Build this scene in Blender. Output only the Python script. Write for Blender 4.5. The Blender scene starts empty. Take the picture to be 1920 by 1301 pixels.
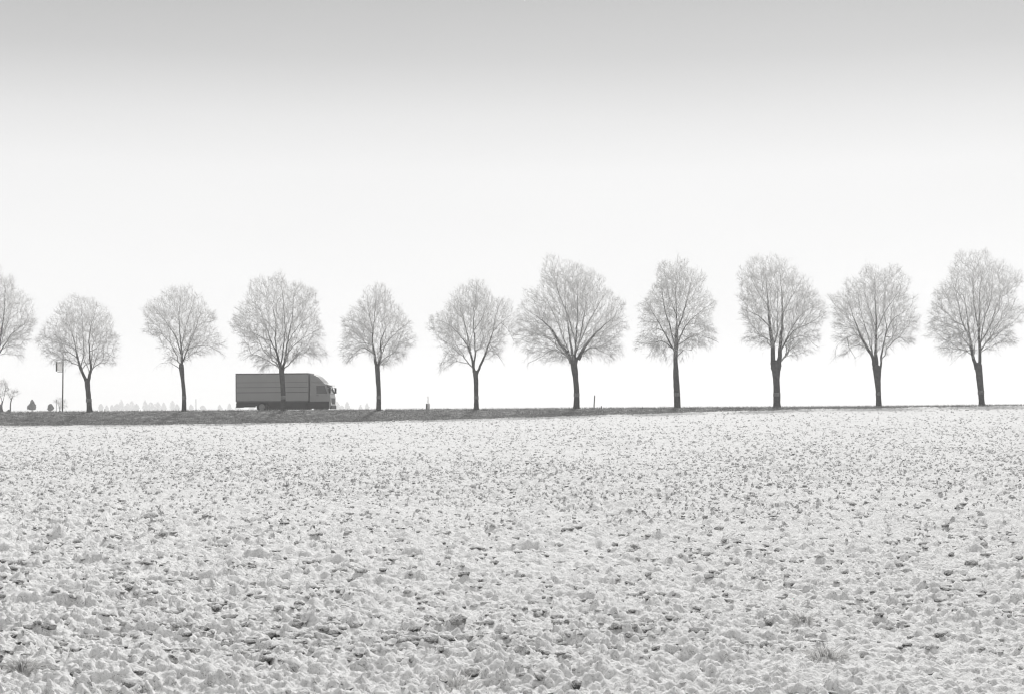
import bpy, math, random
import numpy as np
from mathutils import Vector

# ---------------------------------------------------------------- camera, sky, sun, exposure
sc = bpy.context.scene
F = 2667.0            # focal length in pixels of a 1920 wide frame (50 mm on 36 mm)
ZC = 1.65             # eye height above the near field
cam_d = bpy.data.cameras.new('camera')
cam = bpy.data.objects.new('camera', cam_d)
sc.collection.objects.link(cam)
cam.location = (0, 0, ZC)
cam.rotation_euler = (math.pi / 2, 0, 0)
cam_d.lens = 50.0
cam_d.sensor_width = 36.0
cam_d.shift_y = 117.5 / 1920
cam_d.clip_start = 0.1
cam_d.clip_end = 6000
sc.camera = cam

SUN_EL, SUN_AZ = math.radians(42), math.radians(12)   # in front of the camera, to the right, behind the mist
world = bpy.data.worlds.new('World')
sc.world = world
world.use_nodes = True
wn, wl = world.node_tree.nodes, world.node_tree.links
for n in list(wn):
    wn.remove(n)
w_out = wn.new('ShaderNodeOutputWorld')
w_bg = wn.new('ShaderNodeBackground')
w_bg.inputs['Strength'].default_value = 0.1
w_sky = wn.new('ShaderNodeTexSky')
w_sky.sky_type = 'NISHITA'
w_sky.sun_disc = False
w_sky.sun_elevation = SUN_EL
w_sky.sun_rotation = SUN_AZ
w_sky.dust_density = 6.0
w_bw = wn.new('ShaderNodeRGBToBW')                 # black-and-white picture: grey sky
w_tc = wn.new('ShaderNodeTexCoord')
w_sep = wn.new('ShaderNodeSeparateXYZ')
w_ramp = wn.new('ShaderNodeValToRGB')              # mist: white at the horizon, greyer overhead
els = w_ramp.color_ramp.elements
stops = [(0.0, 1.13), (0.06, 1.0), (0.125, .93), (0.165, .895), (0.20, .78), (0.24, .60), (0.285, .485), (0.36, .42), (0.6, .34), (1.0, .30)]
els[0].position, els[0].color = stops[0][0], (stops[0][1],) * 3 + (1,)
els[1].position, els[1].color = stops[-1][0], (stops[-1][1],) * 3 + (1,)
for p, v in stops[1:-1]:
    e = els.new(p)
    e.color = (v, v, v, 1)
w_mul = wn.new('ShaderNodeMath'); w_mul.operation = 'MULTIPLY'; w_mul.inputs[1].default_value = 10.0
w_mix = wn.new('ShaderNodeMix'); w_mix.data_type = 'FLOAT'; w_mix.inputs[0].default_value = 0.95
wl.new(w_tc.outputs['Generated'], w_sep.inputs[0])
wl.new(w_sep.outputs['Z'], w_ramp.inputs[0])
w_map = wn.new('ShaderNodeMapping'); w_map.inputs['Scale'].default_value = (2.2, 2.2, 7.0)
w_nz = wn.new('ShaderNodeTexNoise'); w_nz.inputs['Scale'].default_value = 1.0; w_nz.inputs['Detail'].default_value = 3.0
w_na = wn.new('ShaderNodeMapRange'); w_na.inputs['From Min'].default_value = .3; w_na.inputs['From Max'].default_value = .7
w_na.inputs['To Min'].default_value = .975; w_na.inputs['To Max'].default_value = 1.02
w_nm = wn.new('ShaderNodeMath'); w_nm.operation = 'MULTIPLY'
wl.new(w_tc.outputs['Generated'], w_map.inputs[0]); wl.new(w_map.outputs[0], w_nz.inputs['Vector'])
wl.new(w_nz.outputs['Fac'], w_na.inputs['Value']); wl.new(w_na.outputs[0], w_nm.inputs[0]); wl.new(w_ramp.outputs[0], w_nm.inputs[1])
wl.new(w_nm.outputs[0], w_mul.inputs[0])
wl.new(w_sky.outputs[0], w_bw.inputs[0])
wl.new(w_bw.outputs[0], w_mix.inputs[2])
wl.new(w_mul.outputs[0], w_mix.inputs[3])
wl.new(w_mix.outputs[0], w_bg.inputs['Color'])
wl.new(w_bg.outputs[0], w_out.inputs['Surface'])

sun_d = bpy.data.lights.new('sun', 'SUN')
sun_d.energy = 2.8
sun_d.angle = math.radians(9)
sun_d.color = (1.0, 0.995, 0.985)
sun = bpy.data.objects.new('sun', sun_d)
sc.collection.objects.link(sun)
sd = Vector((math.sin(SUN_AZ) * math.cos(SUN_EL), math.cos(SUN_AZ) * math.cos(SUN_EL), math.sin(SUN_EL)))
sun.rotation_euler = (-sd).to_track_quat('-Z', 'Y').to_euler()
sun.location = (40, 60, 60)

sc.view_settings.view_transform = 'Standard'
sc.view_settings.look = 'None'
sc.view_settings.exposure = 0.0
sc.view_settings.gamma = 1.0
sc.view_settings.use_curve_mapping = False
sc.render.engine = 'CYCLES'
sc.cycles.use_denoising = True
try:
    sc.cycles.denoiser = 'OPENIMAGEDENOISE'
except Exception:
    pass
sc.cycles.max_bounces = 5
sc.cycles.diffuse_bounces = 3
sc.cycles.volume_bounces = 1
sc.cycles.use_adaptive_sampling = False
sc.cycles.filter_width = 1.2

# ---------------------------------------------------------------- helpers
C = sc.collection
rng = np.random.default_rng(11)

def mk_mesh(name, V, quads=None, tris=None, smooth=True, attr=None):
    V = np.asarray(V, dtype=np.float32).reshape(-1, 3)
    me = bpy.data.meshes.new(name)
    q = np.zeros((0, 4), np.int32) if quads is None else np.asarray(quads, np.int32).reshape(-1, 4)
    t = np.zeros((0, 3), np.int32) if tris is None else np.asarray(tris, np.int32).reshape(-1, 3)
    me.vertices.add(len(V))
    me.vertices.foreach_set('co', V.ravel())
    loops = np.concatenate([q.ravel(), t.ravel()]).astype(np.int32)
    me.loops.add(len(loops))
    me.loops.foreach_set('vertex_index', loops)
    starts = np.concatenate([np.arange(len(q)) * 4, len(q) * 4 + np.arange(len(t)) * 3]).astype(np.int32)
    me.polygons.add(len(starts))
    me.polygons.foreach_set('loop_start', starts)
    me.update(calc_edges=True)
    me.polygons.foreach_set('use_smooth', np.full(len(starts), smooth, dtype=bool))
    if attr:
        for k, a in attr.items():
            at = me.attributes.new(k, 'FLOAT', 'POINT')
            at.data.foreach_set('value', np.asarray(a, np.float32))
    me.validate()
    return me

def obj(name, me, mat=None, parent=None, loc=None):
    o = bpy.data.objects.new(name, me)
    C.objects.link(o)
    if mat is not None and me is not None and not me.materials:
        me.materials.append(mat)
    if parent is not None:
        o.parent = parent
    if loc is not None:
        o.location = loc
    return o

def empty(name, loc=(0, 0, 0), rz=0.0):
    o = bpy.data.objects.new(name, None)
    o.empty_display_size = 0.3
    C.objects.link(o)
    o.location = loc
    o.rotation_euler = (0, 0, rz)
    return o

def tag(o, label=None, cat=None, group=None, kind=None):
    if label: o['label'] = label
    if cat: o['category'] = cat
    if group: o['group'] = group
    if kind: o['kind'] = kind
    return o

class MB:
    """collects boxes, prisms and tubes; build() links them as one mesh"""
    def __init__(s):
        s.v, s.q, s.t = [], [], []
    def _add(s, V, Q=(), T=()):
        b = len(s.v)
        s.v += [tuple(p) for p in V]
        s.q += [tuple(i + b for i in f) for f in Q]
        s.t += [tuple(i + b for i in f) for f in T]
    def box(s, x0, x1, y0, y1, z0, z1):
        V = [(x, y, z) for z in (z0, z1) for y in (y0, y1) for x in (x0, x1)]
        s._add(V, [(0, 2, 3, 1), (4, 5, 7, 6), (0, 1, 5, 4), (2, 6, 7, 3), (0, 4, 6, 2), (1, 3, 7, 5)])
        return s
    def prism(s, poly, y0, y1):
        """poly: list of (x,z), extruded in y, fan capped (convex or star shaped from centre)"""
        n = len(poly)
        cx, cz = sum(p[0] for p in poly) / n, sum(p[1] for p in poly) / n
        V = [(x, y0, z) for x, z in poly] + [(x, y1, z) for x, z in poly] + [(cx, y0, cz), (cx, y1, cz)]
        Q = [(i, (i + 1) % n, n + (i + 1) % n, n + i) for i in range(n)]
        T = [(2 * n, (i + 1) % n, i) for i in range(n)] + [(2 * n + 1, n + i, n + (i + 1) % n) for i in range(n)]
        s._add(V, Q, T)
        return s
    def tube(s, pts, rad, n=8):
        V, Q, T = [], [], []
        pts = [Vector(p) for p in pts]
        for i, p in enumerate(pts):
            d = (pts[min(i + 1, len(pts) - 1)] - pts[max(i - 1, 0)]).normalized()
            a = d.orthogonal().normalized(); b = d.cross(a)
            for k in range(n):
                th = 2 * math.pi * k / n
                V.append(p + (a * math.cos(th) + b * math.sin(th)) * rad[i])
        for i in range(len(pts) - 1):
            for k in range(n):
                Q.append((i * n + k, i * n + (k + 1) % n, (i + 1) * n + (k + 1) % n, (i + 1) * n + k))
        V.append(pts[0]); V.append(pts[-1])
        m = len(V)
        T += [(m - 2, (k + 1) % n, k) for k in range(n)]
        o = (len(pts) - 1) * n
        T += [(m - 1, o + k, o + (k + 1) % n) for k in range(n)]
        s._add(V, Q, T)
        return s
    def build(s, name, mat, parent=None, loc=None, smooth=False, bevel=0.0):
        me = mk_mesh(name, s.v, s.q, s.t, smooth=smooth)
        o = obj(name, me, mat, parent, loc)
        if bevel:
            m = o.modifiers.new('bevel', 'BEVEL'); m.width = bevel; m.segments = 2
            m.limit_method = 'ANGLE'; m.angle_limit = math.radians(35)
        return o

# value noise on world coordinates ------------------------------------------------
def _hash(ix, iy, seed):
    h = (ix.astype(np.int64) * 374761393 + iy.astype(np.int64) * 668265263 + seed * 1442695041) & 0xFFFFFFFF
    h = ((h ^ (h >> 13)) * 1274126177) & 0xFFFFFFFF
    h = ((h ^ (h >> 16)) * 2246822519) & 0xFFFFFFFF
    h = h ^ (h >> 15)
    return (h & 0xFFFFFF).astype(np.float32) / np.float32(0xFFFFFF)

def vnoise(x, y, seed):
    ix, iy = np.floor(x), np.floor(y)
    fx, fy = (x - ix).astype(np.float32), (y - iy).astype(np.float32)
    fx = fx * fx * fx * (fx * (fx * 6 - 15) + 10)
    fy = fy * fy * fy * (fy * (fy * 6 - 15) + 10)
    ix, iy = ix.astype(np.int64), iy.astype(np.int64)
    a, b = _hash(ix, iy, seed), _hash(ix + 1, iy, seed)
    c, d = _hash(ix, iy + 1, seed), _hash(ix + 1, iy + 1, seed)
    return (a + (b - a) * fx) * (1 - fy) + (c + (d - c) * fx) * fy

def sstep(a, b, x):
    t = np.clip((x - a) / (b - a), 0, 1)
    return t * t * (3 - 2 * t)

# materials -------------------------------------------------------------------------
def mat_base(name):
    m = bpy.data.materials.new(name)
    m.use_nodes = True
    nt = m.node_tree
    b = nt.nodes['Principled BSDF']
    b.inputs['Roughness'].default_value = 0.9
    try: b.inputs['Specular IOR Level'].default_value = 0.15
    except Exception: pass
    return m, nt, b

def g(v, w=0.985):
    return (v, v * (1 - (1 - w) * .4), v * w, 1)

def plain(name, v, rough=0.7, spec=0.3, var=0.12, scale=3.0, bump=0.0, metal=0.0, bscale=None):
    m, nt, b = mat_base(name)
    b.inputs['Roughness'].default_value = rough
    b.inputs['Specular IOR Level'].default_value = spec
    b.inputs['Metallic'].default_value = metal
    tc = nt.nodes.new('ShaderNodeTexCoord')
    nz = nt.nodes.new('ShaderNodeTexNoise'); nz.inputs['Scale'].default_value = scale; nz.inputs['Detail'].default_value = 5
    rp = nt.nodes.new('ShaderNodeValToRGB')
    rp.color_ramp.elements[0].position = .3; rp.color_ramp.elements[1].position = .7
    rp.color_ramp.elements[0].color = g(v * (1 - var)); rp.color_ramp.elements[1].color = g(min(1, v * (1 + var)))
    nt.links.new(tc.outputs['Object'], nz.inputs['Vector'])
    nt.links.new(nz.outputs['Fac'], rp.inputs[0])
    nt.links.new(rp.outputs[0], b.inputs['Base Color'])
    if bump:
        n2 = nt.nodes.new('ShaderNodeTexNoise'); n2.inputs['Scale'].default_value = bscale or scale * 6; n2.inputs['Detail'].default_value = 4
        nt.links.new(tc.outputs['Object'], n2.inputs['Vector'])
        bp = nt.nodes.new('ShaderNodeBump'); bp.inputs['Strength'].default_value = 0.8; bp.inputs['Distance'].default_value = bump
        nt.links.new(n2.outputs['Fac'], bp.inputs['Height'])
        nt.links.new(bp.outputs[0], b.inputs['Normal'])
    return m

def frosted(name, frost, soil, dark, lo, hi, nscale=9.0, namp=0.5, bump=0.012, bscale=38.0, use_object=False, patch=0.0, vor=.35):
    """frost lies where the surface faces up; steep faces show dusted soil, with dark crumbs; on the field these tones also paint in clod shadow"""
    m, nt, b = mat_base(name)
    N, L = nt.nodes, nt.links
    geo = N.new('ShaderNodeNewGeometry')
    tc = N.new('ShaderNodeTexCoord')
    src = tc.outputs['Object'] if use_object else geo.outputs['Position']
    sep = N.new('ShaderNodeSeparateXYZ')
    if bump:
        n4 = N.new('ShaderNodeTexNoise'); n4.inputs['Scale'].default_value = bscale; n4.inputs['Detail'].default_value = 7; n4.inputs['Roughness'].default_value = .62
        L.new(src, n4.inputs['Vector'])
        vo = N.new('ShaderNodeTexVoronoi'); vo.feature = 'SMOOTH_F1'; vo.inputs['Scale'].default_value = bscale * 2.2; vo.inputs['Smoothness'].default_value = .35
        wv = N.new('ShaderNodeVectorMath'); wv.operation = 'MULTIPLY_ADD'; wv.inputs[1].default_value = (.08,) * 3
        L.new(n4.outputs['Color'], wv.inputs[0]); L.new(src, wv.inputs[2]); L.new(wv.outputs[0], vo.inputs['Vector'])
        hm_ = N.new('ShaderNodeMath'); hm_.operation = 'MULTIPLY_ADD'; hm_.inputs[1].default_value = -vor
        L.new(vo.outputs['Distance'], hm_.inputs[0]); L.new(n4.outputs['Fac'], hm_.inputs[2])
        bp = N.new('ShaderNodeBump'); bp.inputs['Strength'].default_value = 1.0; bp.inputs['Distance'].default_value = bump
        L.new(hm_.outputs[0], bp.inputs['Height']); L.new(bp.outputs[0], b.inputs['Normal'])
        L.new(bp.outputs[0], sep.inputs[0])
    else:
        L.new(geo.outputs['Normal'], sep.inputs[0])
    nz = N.new('ShaderNodeTexNoise'); nz.inputs['Scale'].default_value = nscale; nz.inputs['Detail'].default_value = 6; nz.inputs['Roughness'].default_value = .65
    L.new(src, nz.inputs['Vector'])
    a = N.new('ShaderNodeMath'); a.operation = 'SUBTRACT'; a.inputs[1].default_value = .5; L.new(nz.outputs['Fac'], a.inputs[0])
    a2 = N.new('ShaderNodeMath'); a2.operation = 'MULTIPLY_ADD'; a2.inputs[1].default_value = namp; L.new(a.outputs[0], a2.inputs[0]); L.new(sep.outputs['Z'], a2.inputs[2])
    last = a2
    if patch:
        pn = N.new('ShaderNodeTexNoise'); pn.inputs['Scale'].default_value = .35; pn.inputs['Detail'].default_value = 4
        L.new(src, pn.inputs['Vector'])
        p1 = N.new('ShaderNodeMath'); p1.operation = 'SUBTRACT'; p1.inputs[1].default_value = .5; L.new(pn.outputs['Fac'], p1.inputs[0])
        p2 = N.new('ShaderNodeMath'); p2.operation = 'MULTIPLY_ADD'; p2.inputs[1].default_value = patch; L.new(p1.outputs[0], p2.inputs[0]); L.new(a2.outputs[0], p2.inputs[2])
        last = p2
    mr = N.new('ShaderNodeMapRange'); mr.interpolation_type = 'SMOOTHSTEP'
    mr.inputs['From Min'].default_value = lo; mr.inputs['From Max'].default_value = hi
    L.new(last.outputs[0], mr.inputs['Value'])
    n3 = N.new('ShaderNodeTexNoise'); n3.inputs['Scale'].default_value = nscale * 2.3; n3.inputs['Detail'].default_value = 5
    L.new(src, n3.inputs['Vector'])
    r3 = N.new('ShaderNodeValToRGB'); r3.color_ramp.elements[0].position = .41; r3.color_ramp.elements[1].position = .57  # dark share widened, so clod shadow is partly painted into the colour
    r3.color_ramp.elements[0].color = g(dark); r3.color_ramp.elements[1].color = g(soil)
    L.new(n3.outputs['Fac'], r3.inputs[0])
    mx = N.new('ShaderNodeMix'); mx.data_type = 'RGBA'
    L.new(mr.outputs[0], mx.inputs[0]); L.new(r3.outputs[0], mx.inputs[6]); mx.inputs[7].default_value = g(frost, .99)
    L.new(mx.outputs[2], b.inputs['Base Color'])
    b.inputs['Roughness'].default_value = .95
    b.inputs['Specular IOR Level'].default_value = .08
    return m

def attr_mat(name, v0, v1, nvar=.25, scale=14.0, bump=0.0, glow=0.0):
    """mix of bare bark (attribute 0) and rime (attribute 1)"""
    m, nt, b = mat_base(name)
    N, L = nt.nodes, nt.links
    at = N.new('ShaderNodeAttribute'); at.attribute_name = 'frost'
    tc = N.new('ShaderNodeTexCoord')
    nz = N.new('ShaderNodeTexNoise'); nz.inputs['Scale'].default_value = scale; nz.inputs['Detail'].default_value = 4
    L.new(tc.outputs['Object'], nz.inputs['Vector'])
    s = N.new('ShaderNodeMath'); s.operation = 'SUBTRACT'; s.inputs[1].default_value = .5; L.new(nz.outputs['Fac'], s.inputs[0])
    ma = N.new('ShaderNodeMath'); ma.operation = 'MULTIPLY_ADD'; ma.inputs[1].default_value = nvar * 2; ma.use_clamp = True
    L.new(s.outputs[0], ma.inputs[0]); L.new(at.outputs['Fac'], ma.inputs[2])
    mx = N.new('ShaderNodeMix'); mx.data_type = 'RGBA'
    L.new(ma.outputs[0], mx.inputs[0]); mx.inputs[6].default_value = g(v0); mx.inputs[7].default_value = g(v1, .99)
    L.new(mx.outputs[2], b.inputs['Base Color'])
    if glow:
        tr = N.new('ShaderNodeBsdfTranslucent'); tr.inputs['Color'].default_value = g(v1, .99)
        mf = N.new('ShaderNodeMath'); mf.operation = 'MULTIPLY'; mf.inputs[1].default_value = glow; L.new(ma.outputs[0], mf.inputs[0])
        ms = N.new('ShaderNodeMixShader'); L.new(mf.outputs[0], ms.inputs[0]); L.new(b.outputs[0], ms.inputs[1]); L.new(tr.outputs[0], ms.inputs[2])
        L.new(ms.outputs[0], N['Material Output'].inputs['Surface'])
    if bump:
        mp = N.new('ShaderNodeMapping'); mp.inputs['Scale'].default_value = (14, 14, 3)
        L.new(tc.outputs['Object'], mp.inputs[0])
        n2 = N.new('ShaderNodeTexNoise'); n2.inputs['Scale'].default_value = 1.4; n2.inputs['Detail'].default_value = 5
        L.new(mp.outputs[0], n2.inputs['Vector'])
        bp = N.new('ShaderNodeBump'); bp.inputs['Distance'].default_value = bump; L.new(n2.outputs['Fac'], bp.inputs['Height'])
        L.new(bp.outputs[0], b.inputs['Normal'])
    return m

M_FIELD = frosted('frosted_soil', .94, .52, .05, .02, .32, nscale=9.0, namp=.7, bump=.020, bscale=17.0, patch=.25)  # dusted soil and dark crumbs, deepened to paint in shade between clods
M_CLOD = frosted('frosted_clod', .93, .44, .07, .0, .42, nscale=11.0, namp=.8, bump=.03, bscale=16.0)
M_BANK = frosted('bank_grass', .60, .22, .13, .93, 1.12, nscale=2.2, namp=.5, bump=.10, bscale=3.0, vor=.15)
M_PLAIN = plain('snowy_ground', .82, var=.04, scale=.05)
M_ROAD = plain('frosty_asphalt', .55, var=.2, scale=.8, bump=.01)
M_GRASS = plain('frosted_grass', .62, var=.25, scale=2.0)
M_BLADE = plain('dry_grass', .27, var=.35, scale=1.0)
M_TUFT = attr_mat('rimed_tuft', .80, .95, .1, glow=.6)
M_TRUNK = attr_mat('bark', .04, .55, .12, 5.0, bump=.05)
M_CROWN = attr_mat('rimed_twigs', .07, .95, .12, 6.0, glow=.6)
M_BAND = plain('painted_band', .17, var=.35, scale=9)
M_PALE = plain('white_plastic', .72, rough=.4)
M_DARKM = plain('dark_metal', .035, rough=.5, var=.2)
M_WOOD = plain('weathered_wood', .22, var=.3, scale=6, bump=.01)
M_EVER = plain('dense_foliage', .13, var=.35, scale=.9)
M_FARTREE = plain('distant_foliage', .12, var=.3, scale=.3)

# ---------------------------------------------------------------- terrain shape
KROW = 0.065
def row_y(X):
    return 117.7 - KROW * X
_cx = np.array([-300, 0, 167, 345, 530, 710, 893, 1080, 1269, 1456, 1648, 1841, 1920, 2300], float)
_cy = np.array([775, 773, 772, 770.5, 769.5, 768.5, 767.5, 765.8, 764.8, 763.8, 762.6, 761, 760.6, 759], float)
_fy = np.array([801, 798.5, 797.5, 796, 793.5, 790.5, 785.5, 780, 774.5, 769.5, 766, 762.6, 761.6, 760], float)
def px_of(X, Y):
    return 960 + F * X / Y
CREST_OFF, FOOT_OFF = 0.8, -4.5
def crest_z(X):
    Y = row_y(X) + CREST_OFF
    return ZC - (np.interp(px_of(X, Y), _cx, _cy) - 768) / F * Y
def foot_z(X):
    Y = row_y(X) + FOOT_OFF
    return ZC - (np.interp(px_of(X, Y), _cx, _fy) - 768) / F * Y
def bank_z(X, off):
    zf, zt = foot_z(X), crest_z(X)
    t = np.clip((off - FOOT_OFF) / (CREST_OFF - FOOT_OFF), 0, 1)
    return zf + (zt - zf) * np.sin(t * math.pi / 2) ** 0.9
def field_base(X, Y):
    yf = row_y(X) + FOOT_OFF
    return foot_z(X) * np.clip(Y / yf, 0, 1.1) ** 1.4

def clod_layer(X, Y, cell, amp, seed, density=.8, sharp=.55):
    """tilted, ragged lumps on a jittered grid, in world metres"""
    out = np.zeros(X.shape, np.float32)
    gx, gy = np.floor(X / cell).astype(np.int64), np.floor(Y / cell).astype(np.int64)
    for dx in (-1, 0, 1):
        for dy in (-1, 0, 1):
            ix, iy = gx + dx, gy + dy
            r1, r2 = _hash(ix, iy, seed), _hash(ix, iy, seed + 1)
            r3, r4 = _hash(ix, iy, seed + 2), _hash(ix, iy, seed + 3)
            px, py = X / cell - (ix + r1), Y / cell - (iy + r2)
            th = r3 * 6.2832
            c, s = np.cos(th), np.sin(th)
            a = (c * px + s * py) / (.55 + .45 * r4)
            b = (-s * px + c * py) / (.38 + .3 * r1)
            d = a * a + b * b
            m = np.clip(1 - d, 0, 1) ** sharp
            tilt = 1 + .9 * (a * (r2 - .5) * 2 + b * (r4 - .5) * 2)
            h = m * tilt * (.25 + .75 * r3 * r3) * (r4 < density)
            np.maximum(out, h.astype(np.float32), out=out)
    return out * amp

def relief(X, Y):
    wx = X + .10 * (vnoise(X * 4.2, Y * 4.2, 5) - .5) + .05 * (vnoise(X * 13, Y * 13, 6) - .5)
    wy = Y + .10 * (vnoise(X * 4.2, Y * 4.2, 7) - .5) + .05 * (vnoise(X * 13, Y * 13, 8) - .5)
    rough = .55 + .75 * vnoise(X * .33 + 7, Y * .33, 21) + .45 * (vnoise(X * .9, Y * 1.3, 22) - .5)
    h = .09 * (vnoise(X * .5, Y * .7, 31) - .5) + .05 * (vnoise(X * 1.6, Y * 1.9, 32) - .5)
    h = h + rough * (clod_layer(wx, wy, .62, .042, 101, .3) + clod_layer(wx, wy, .34, .046, 201, .36, .4)
                     + clod_layer(wx + .3, wy, .19, .037, 301, .6, .4))
    # frozen crumbs lying on the clods
    h = h + (.6 + .5 * rough) * (clod_layer(wx + .05, wy, .105, .034, 401, .75, .36) + clod_layer(X + .02, Y + .03, .062, .029, 501, .8, .36)
                                 + clod_layer(X + .4, Y + .13, .042, .018, 601, .8, .4))
    rid = 1 - np.abs(2 * vnoise(wx * 15, wy * 15, 41) - 1)
    h = h + .014 * rid * rid + .012 * (vnoise(X * 33, Y * 33, 42) - .5)
    return h

# ploughed field ----------------------------------------------------------------------
def build_field():
    fine = np.linspace(-.370, .370, 572)
    outer = .370 + np.cumsum(np.concatenate([np.linspace(.0016, .0085, 62), [.02, .04, .08]]))
    U = np.concatenate([-outer[::-1], fine, outer])
    near = 4.2 * (6.9 / 4.2) ** np.linspace(0, 1, 40, endpoint=False)
    pw, k0 = .58, .00132
    ny = int(.95 * (1 - (6.9 / 113.0) ** pw) / (pw * k0)) + 1
    prog = np.linspace(0, 1, ny)
    yref = 6.9 * (1 - prog * (1 - (6.9 / 113.0) ** pw)) ** (-1 / pw)     # rows: close together near by, wider far off
    prog = np.log(yref / 6.9) / np.log(yref[-1] / 6.9)
    yfoot = (117.7 + FOOT_OFF) / (1 + KROW * U)
    rows = []
    for y in near:
        rows.append(np.full(U.shape, y))
    for s in prog:
        rows.append(6.9 * ((yfoot + .35) / 6.9) ** s)
    Yg = np.array(rows); Xg = U[None, :] * Yg
    yf = row_y(Xg) + FOOT_OFF
    base = field_base(Xg, Yg)
    R = relief(Xg, Yg)
    # unploughed margin along the foot of the bank, with one furrow
    dist = yf - Yg
    wleft = sstep(18, -14, Xg)
    marg = 1 - (sstep(13, 7, dist) * .45) * wleft - (sstep(6, 0, dist) * .25) * (1 - wleft)
    fur = -.13 * np.exp(-((dist - 9.5 - .5 * vnoise(Xg * .2, Yg * 0, 77)) / .8) ** 2) * wleft
    Z = base + R * marg + fur
    h, w = Yg.shape
    V = np.stack([Xg, Yg, Z], -1).reshape(-1, 3)
    i = np.arange(h * w).reshape(h, w)
    Q = np.stack([i[:-1, :-1], i[:-1, 1:], i[1:, 1:], i[1:, :-1]], -1).reshape(-1, 4)
    o = obj('ploughed_field', mk_mesh('ploughed_field', V, Q), M_FIELD)
    tag(o, kind='structure')
    return o
field = build_field()

# bank, road and the plain behind ---------------------------------------------------------
def build_bank():
    xs = np.arange(-95, 95.01, .22)
    offs = np.concatenate([[-6.2], np.linspace(FOOT_OFF - .3, CREST_OFF + .6, 34), [1.9, 2.5, 3.0, 9.6, 10.4, 13.0, 15.5]])
    Xg, Og = np.meshgrid(xs, offs)
    Z = bank_z(Xg, Og)
    cz = crest_z(Xg)
    back = np.interp(Og, [CREST_OFF, 1.9, 2.5, 3.0, 9.6, 10.4], [0, -.03, -.16, -.22, -.22, -.20])
    Z = Z + back
    Z = np.where(Og > 10.5, np.interp(Og, [10.4, 13.0, 15.5], [0, .6, 1]) * (1.0 - cz) + cz - .2, Z)
    Z = np.where(Og < FOOT_OFF, foot_z(Xg) - .5 * (FOOT_OFF - Og) - .05, Z)
    Yg = row_y(Xg) + Og
    amp = sstep(FOOT_OFF - .2, FOOT_OFF + 1, Og) * sstep(2.2, 1.2, Og)
    Z = Z + amp * (.16 * (vnoise(Xg * 1.3, Og * 1.5, 61) - .5) + .10 * (vnoise(Xg * 3.7, Og * 4, 62) - .5))
    h, w = Xg.shape
    V = np.stack([Xg, Yg, Z], -1).reshape(-1, 3)
    i = np.arange(h * w).reshape(h, w)
    Q = np.stack([i[:-1, :-1], i[:-1, 1:], i[1:, 1:], i[1:, :-1]], -1).reshape(-1, 4)
    o = obj('grass_bank', mk_mesh('grass_bank', V, Q), M_BANK)
    tag(o, kind='structure')
    # road sheet
    offs2 = np.array([3.1, 6.3, 9.5])
    Xg, Og = np.meshgrid(np.arange(-95, 95.01, 1.0), offs2)
    V = np.stack([Xg, row_y(Xg) + Og, crest_z(Xg) - .14], -1).reshape(-1, 3)
    h, w = Xg.shape
    i = np.arange(h * w).reshape(h, w)
    Q = np.stack([i[:-1, :-1], i[:-1, 1:], i[1:, 1:], i[1:, :-1]], -1).reshape(-1, 4)
    tag(obj('road', mk_mesh('road', V, Q), M_ROAD), kind='structure')
    # wide frosty plain
    ys = np.array([-160, 0, 60, 108, 121, 135, 145, 200, 300, 500, 800, 2000.])
    zs = np.array([-1.2, -1.2, -1.2, -1.2, -.6, .9, 1.05, 1.05, 1.05, 1.1, 1.1, 1.1])
    xs = np.linspace(-1200, 1200, 60)
    Xg, Yg = np.meshgrid(xs, ys)
    Zg = np.repeat(zs[:, None], len(xs), 1)
    V = np.stack([Xg, Yg, Zg], -1).reshape(-1, 3)
    h, w = Xg.shape
    i = np.arange(h * w).reshape(h, w)
    Q = np.stack([i[:-1, :-1], i[:-1, 1:], i[1:, 1:], i[1:, :-1]], -1).reshape(-1, 4)
    tag(obj('snowy_plain', mk_mesh('snowy_plain', V, Q), M_PLAIN), kind='structure')
build_bank()

def blades(name, n, xr, off_fn, hr, mat, seed, lean=.5, w=.02):
    r = np.random.default_rng(seed)
    X = r.uniform(*xr, n)
    off = off_fn(r, n)
    Y = row_y(X) + off
    Z = bank_z(X, off) - .03
    hh = r.uniform(*hr, n)
    th = r.uniform(0, 6.283, n)
    dx, dy = np.cos(th) * w, np.sin(th) * w
    lx, ly = r.normal(0, lean, n) * hh, r.normal(0, lean, n) * hh
    A = np.stack([X - dx, Y - dy, Z], -1); B = np.stack([X + dx, Y + dy, Z], -1)
    T = np.stack([X + lx, Y + ly, Z + hh], -1)
    V = np.stack([A, B, T], 1).reshape(-1, 3)
    o = obj(name, mk_mesh(name, V, tris=np.arange(3 * n).reshape(-1, 3), smooth=False), mat)
    return o
o = blades('bank_turf', 26000, (-62, 62), lambda r, n: r.uniform(FOOT_OFF - .1, CREST_OFF + .4, n), (.10, .26), M_BLADE, 3)
tag(o, 'short dry grass covering the dark bank below the trees', 'grass', kind='stuff')
o = blades('frosted_fringe', 9000, (-62, 62), lambda r, n: np.where(r.random(n) < .72, CREST_OFF + r.normal(.1, .35, n), FOOT_OFF + r.normal(.05, .25, n)), (.06, .2), M_GRASS, 4)
tag(o, 'frosted pale grass fringe along the top and foot of the bank', 'grass', kind='stuff')

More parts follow.
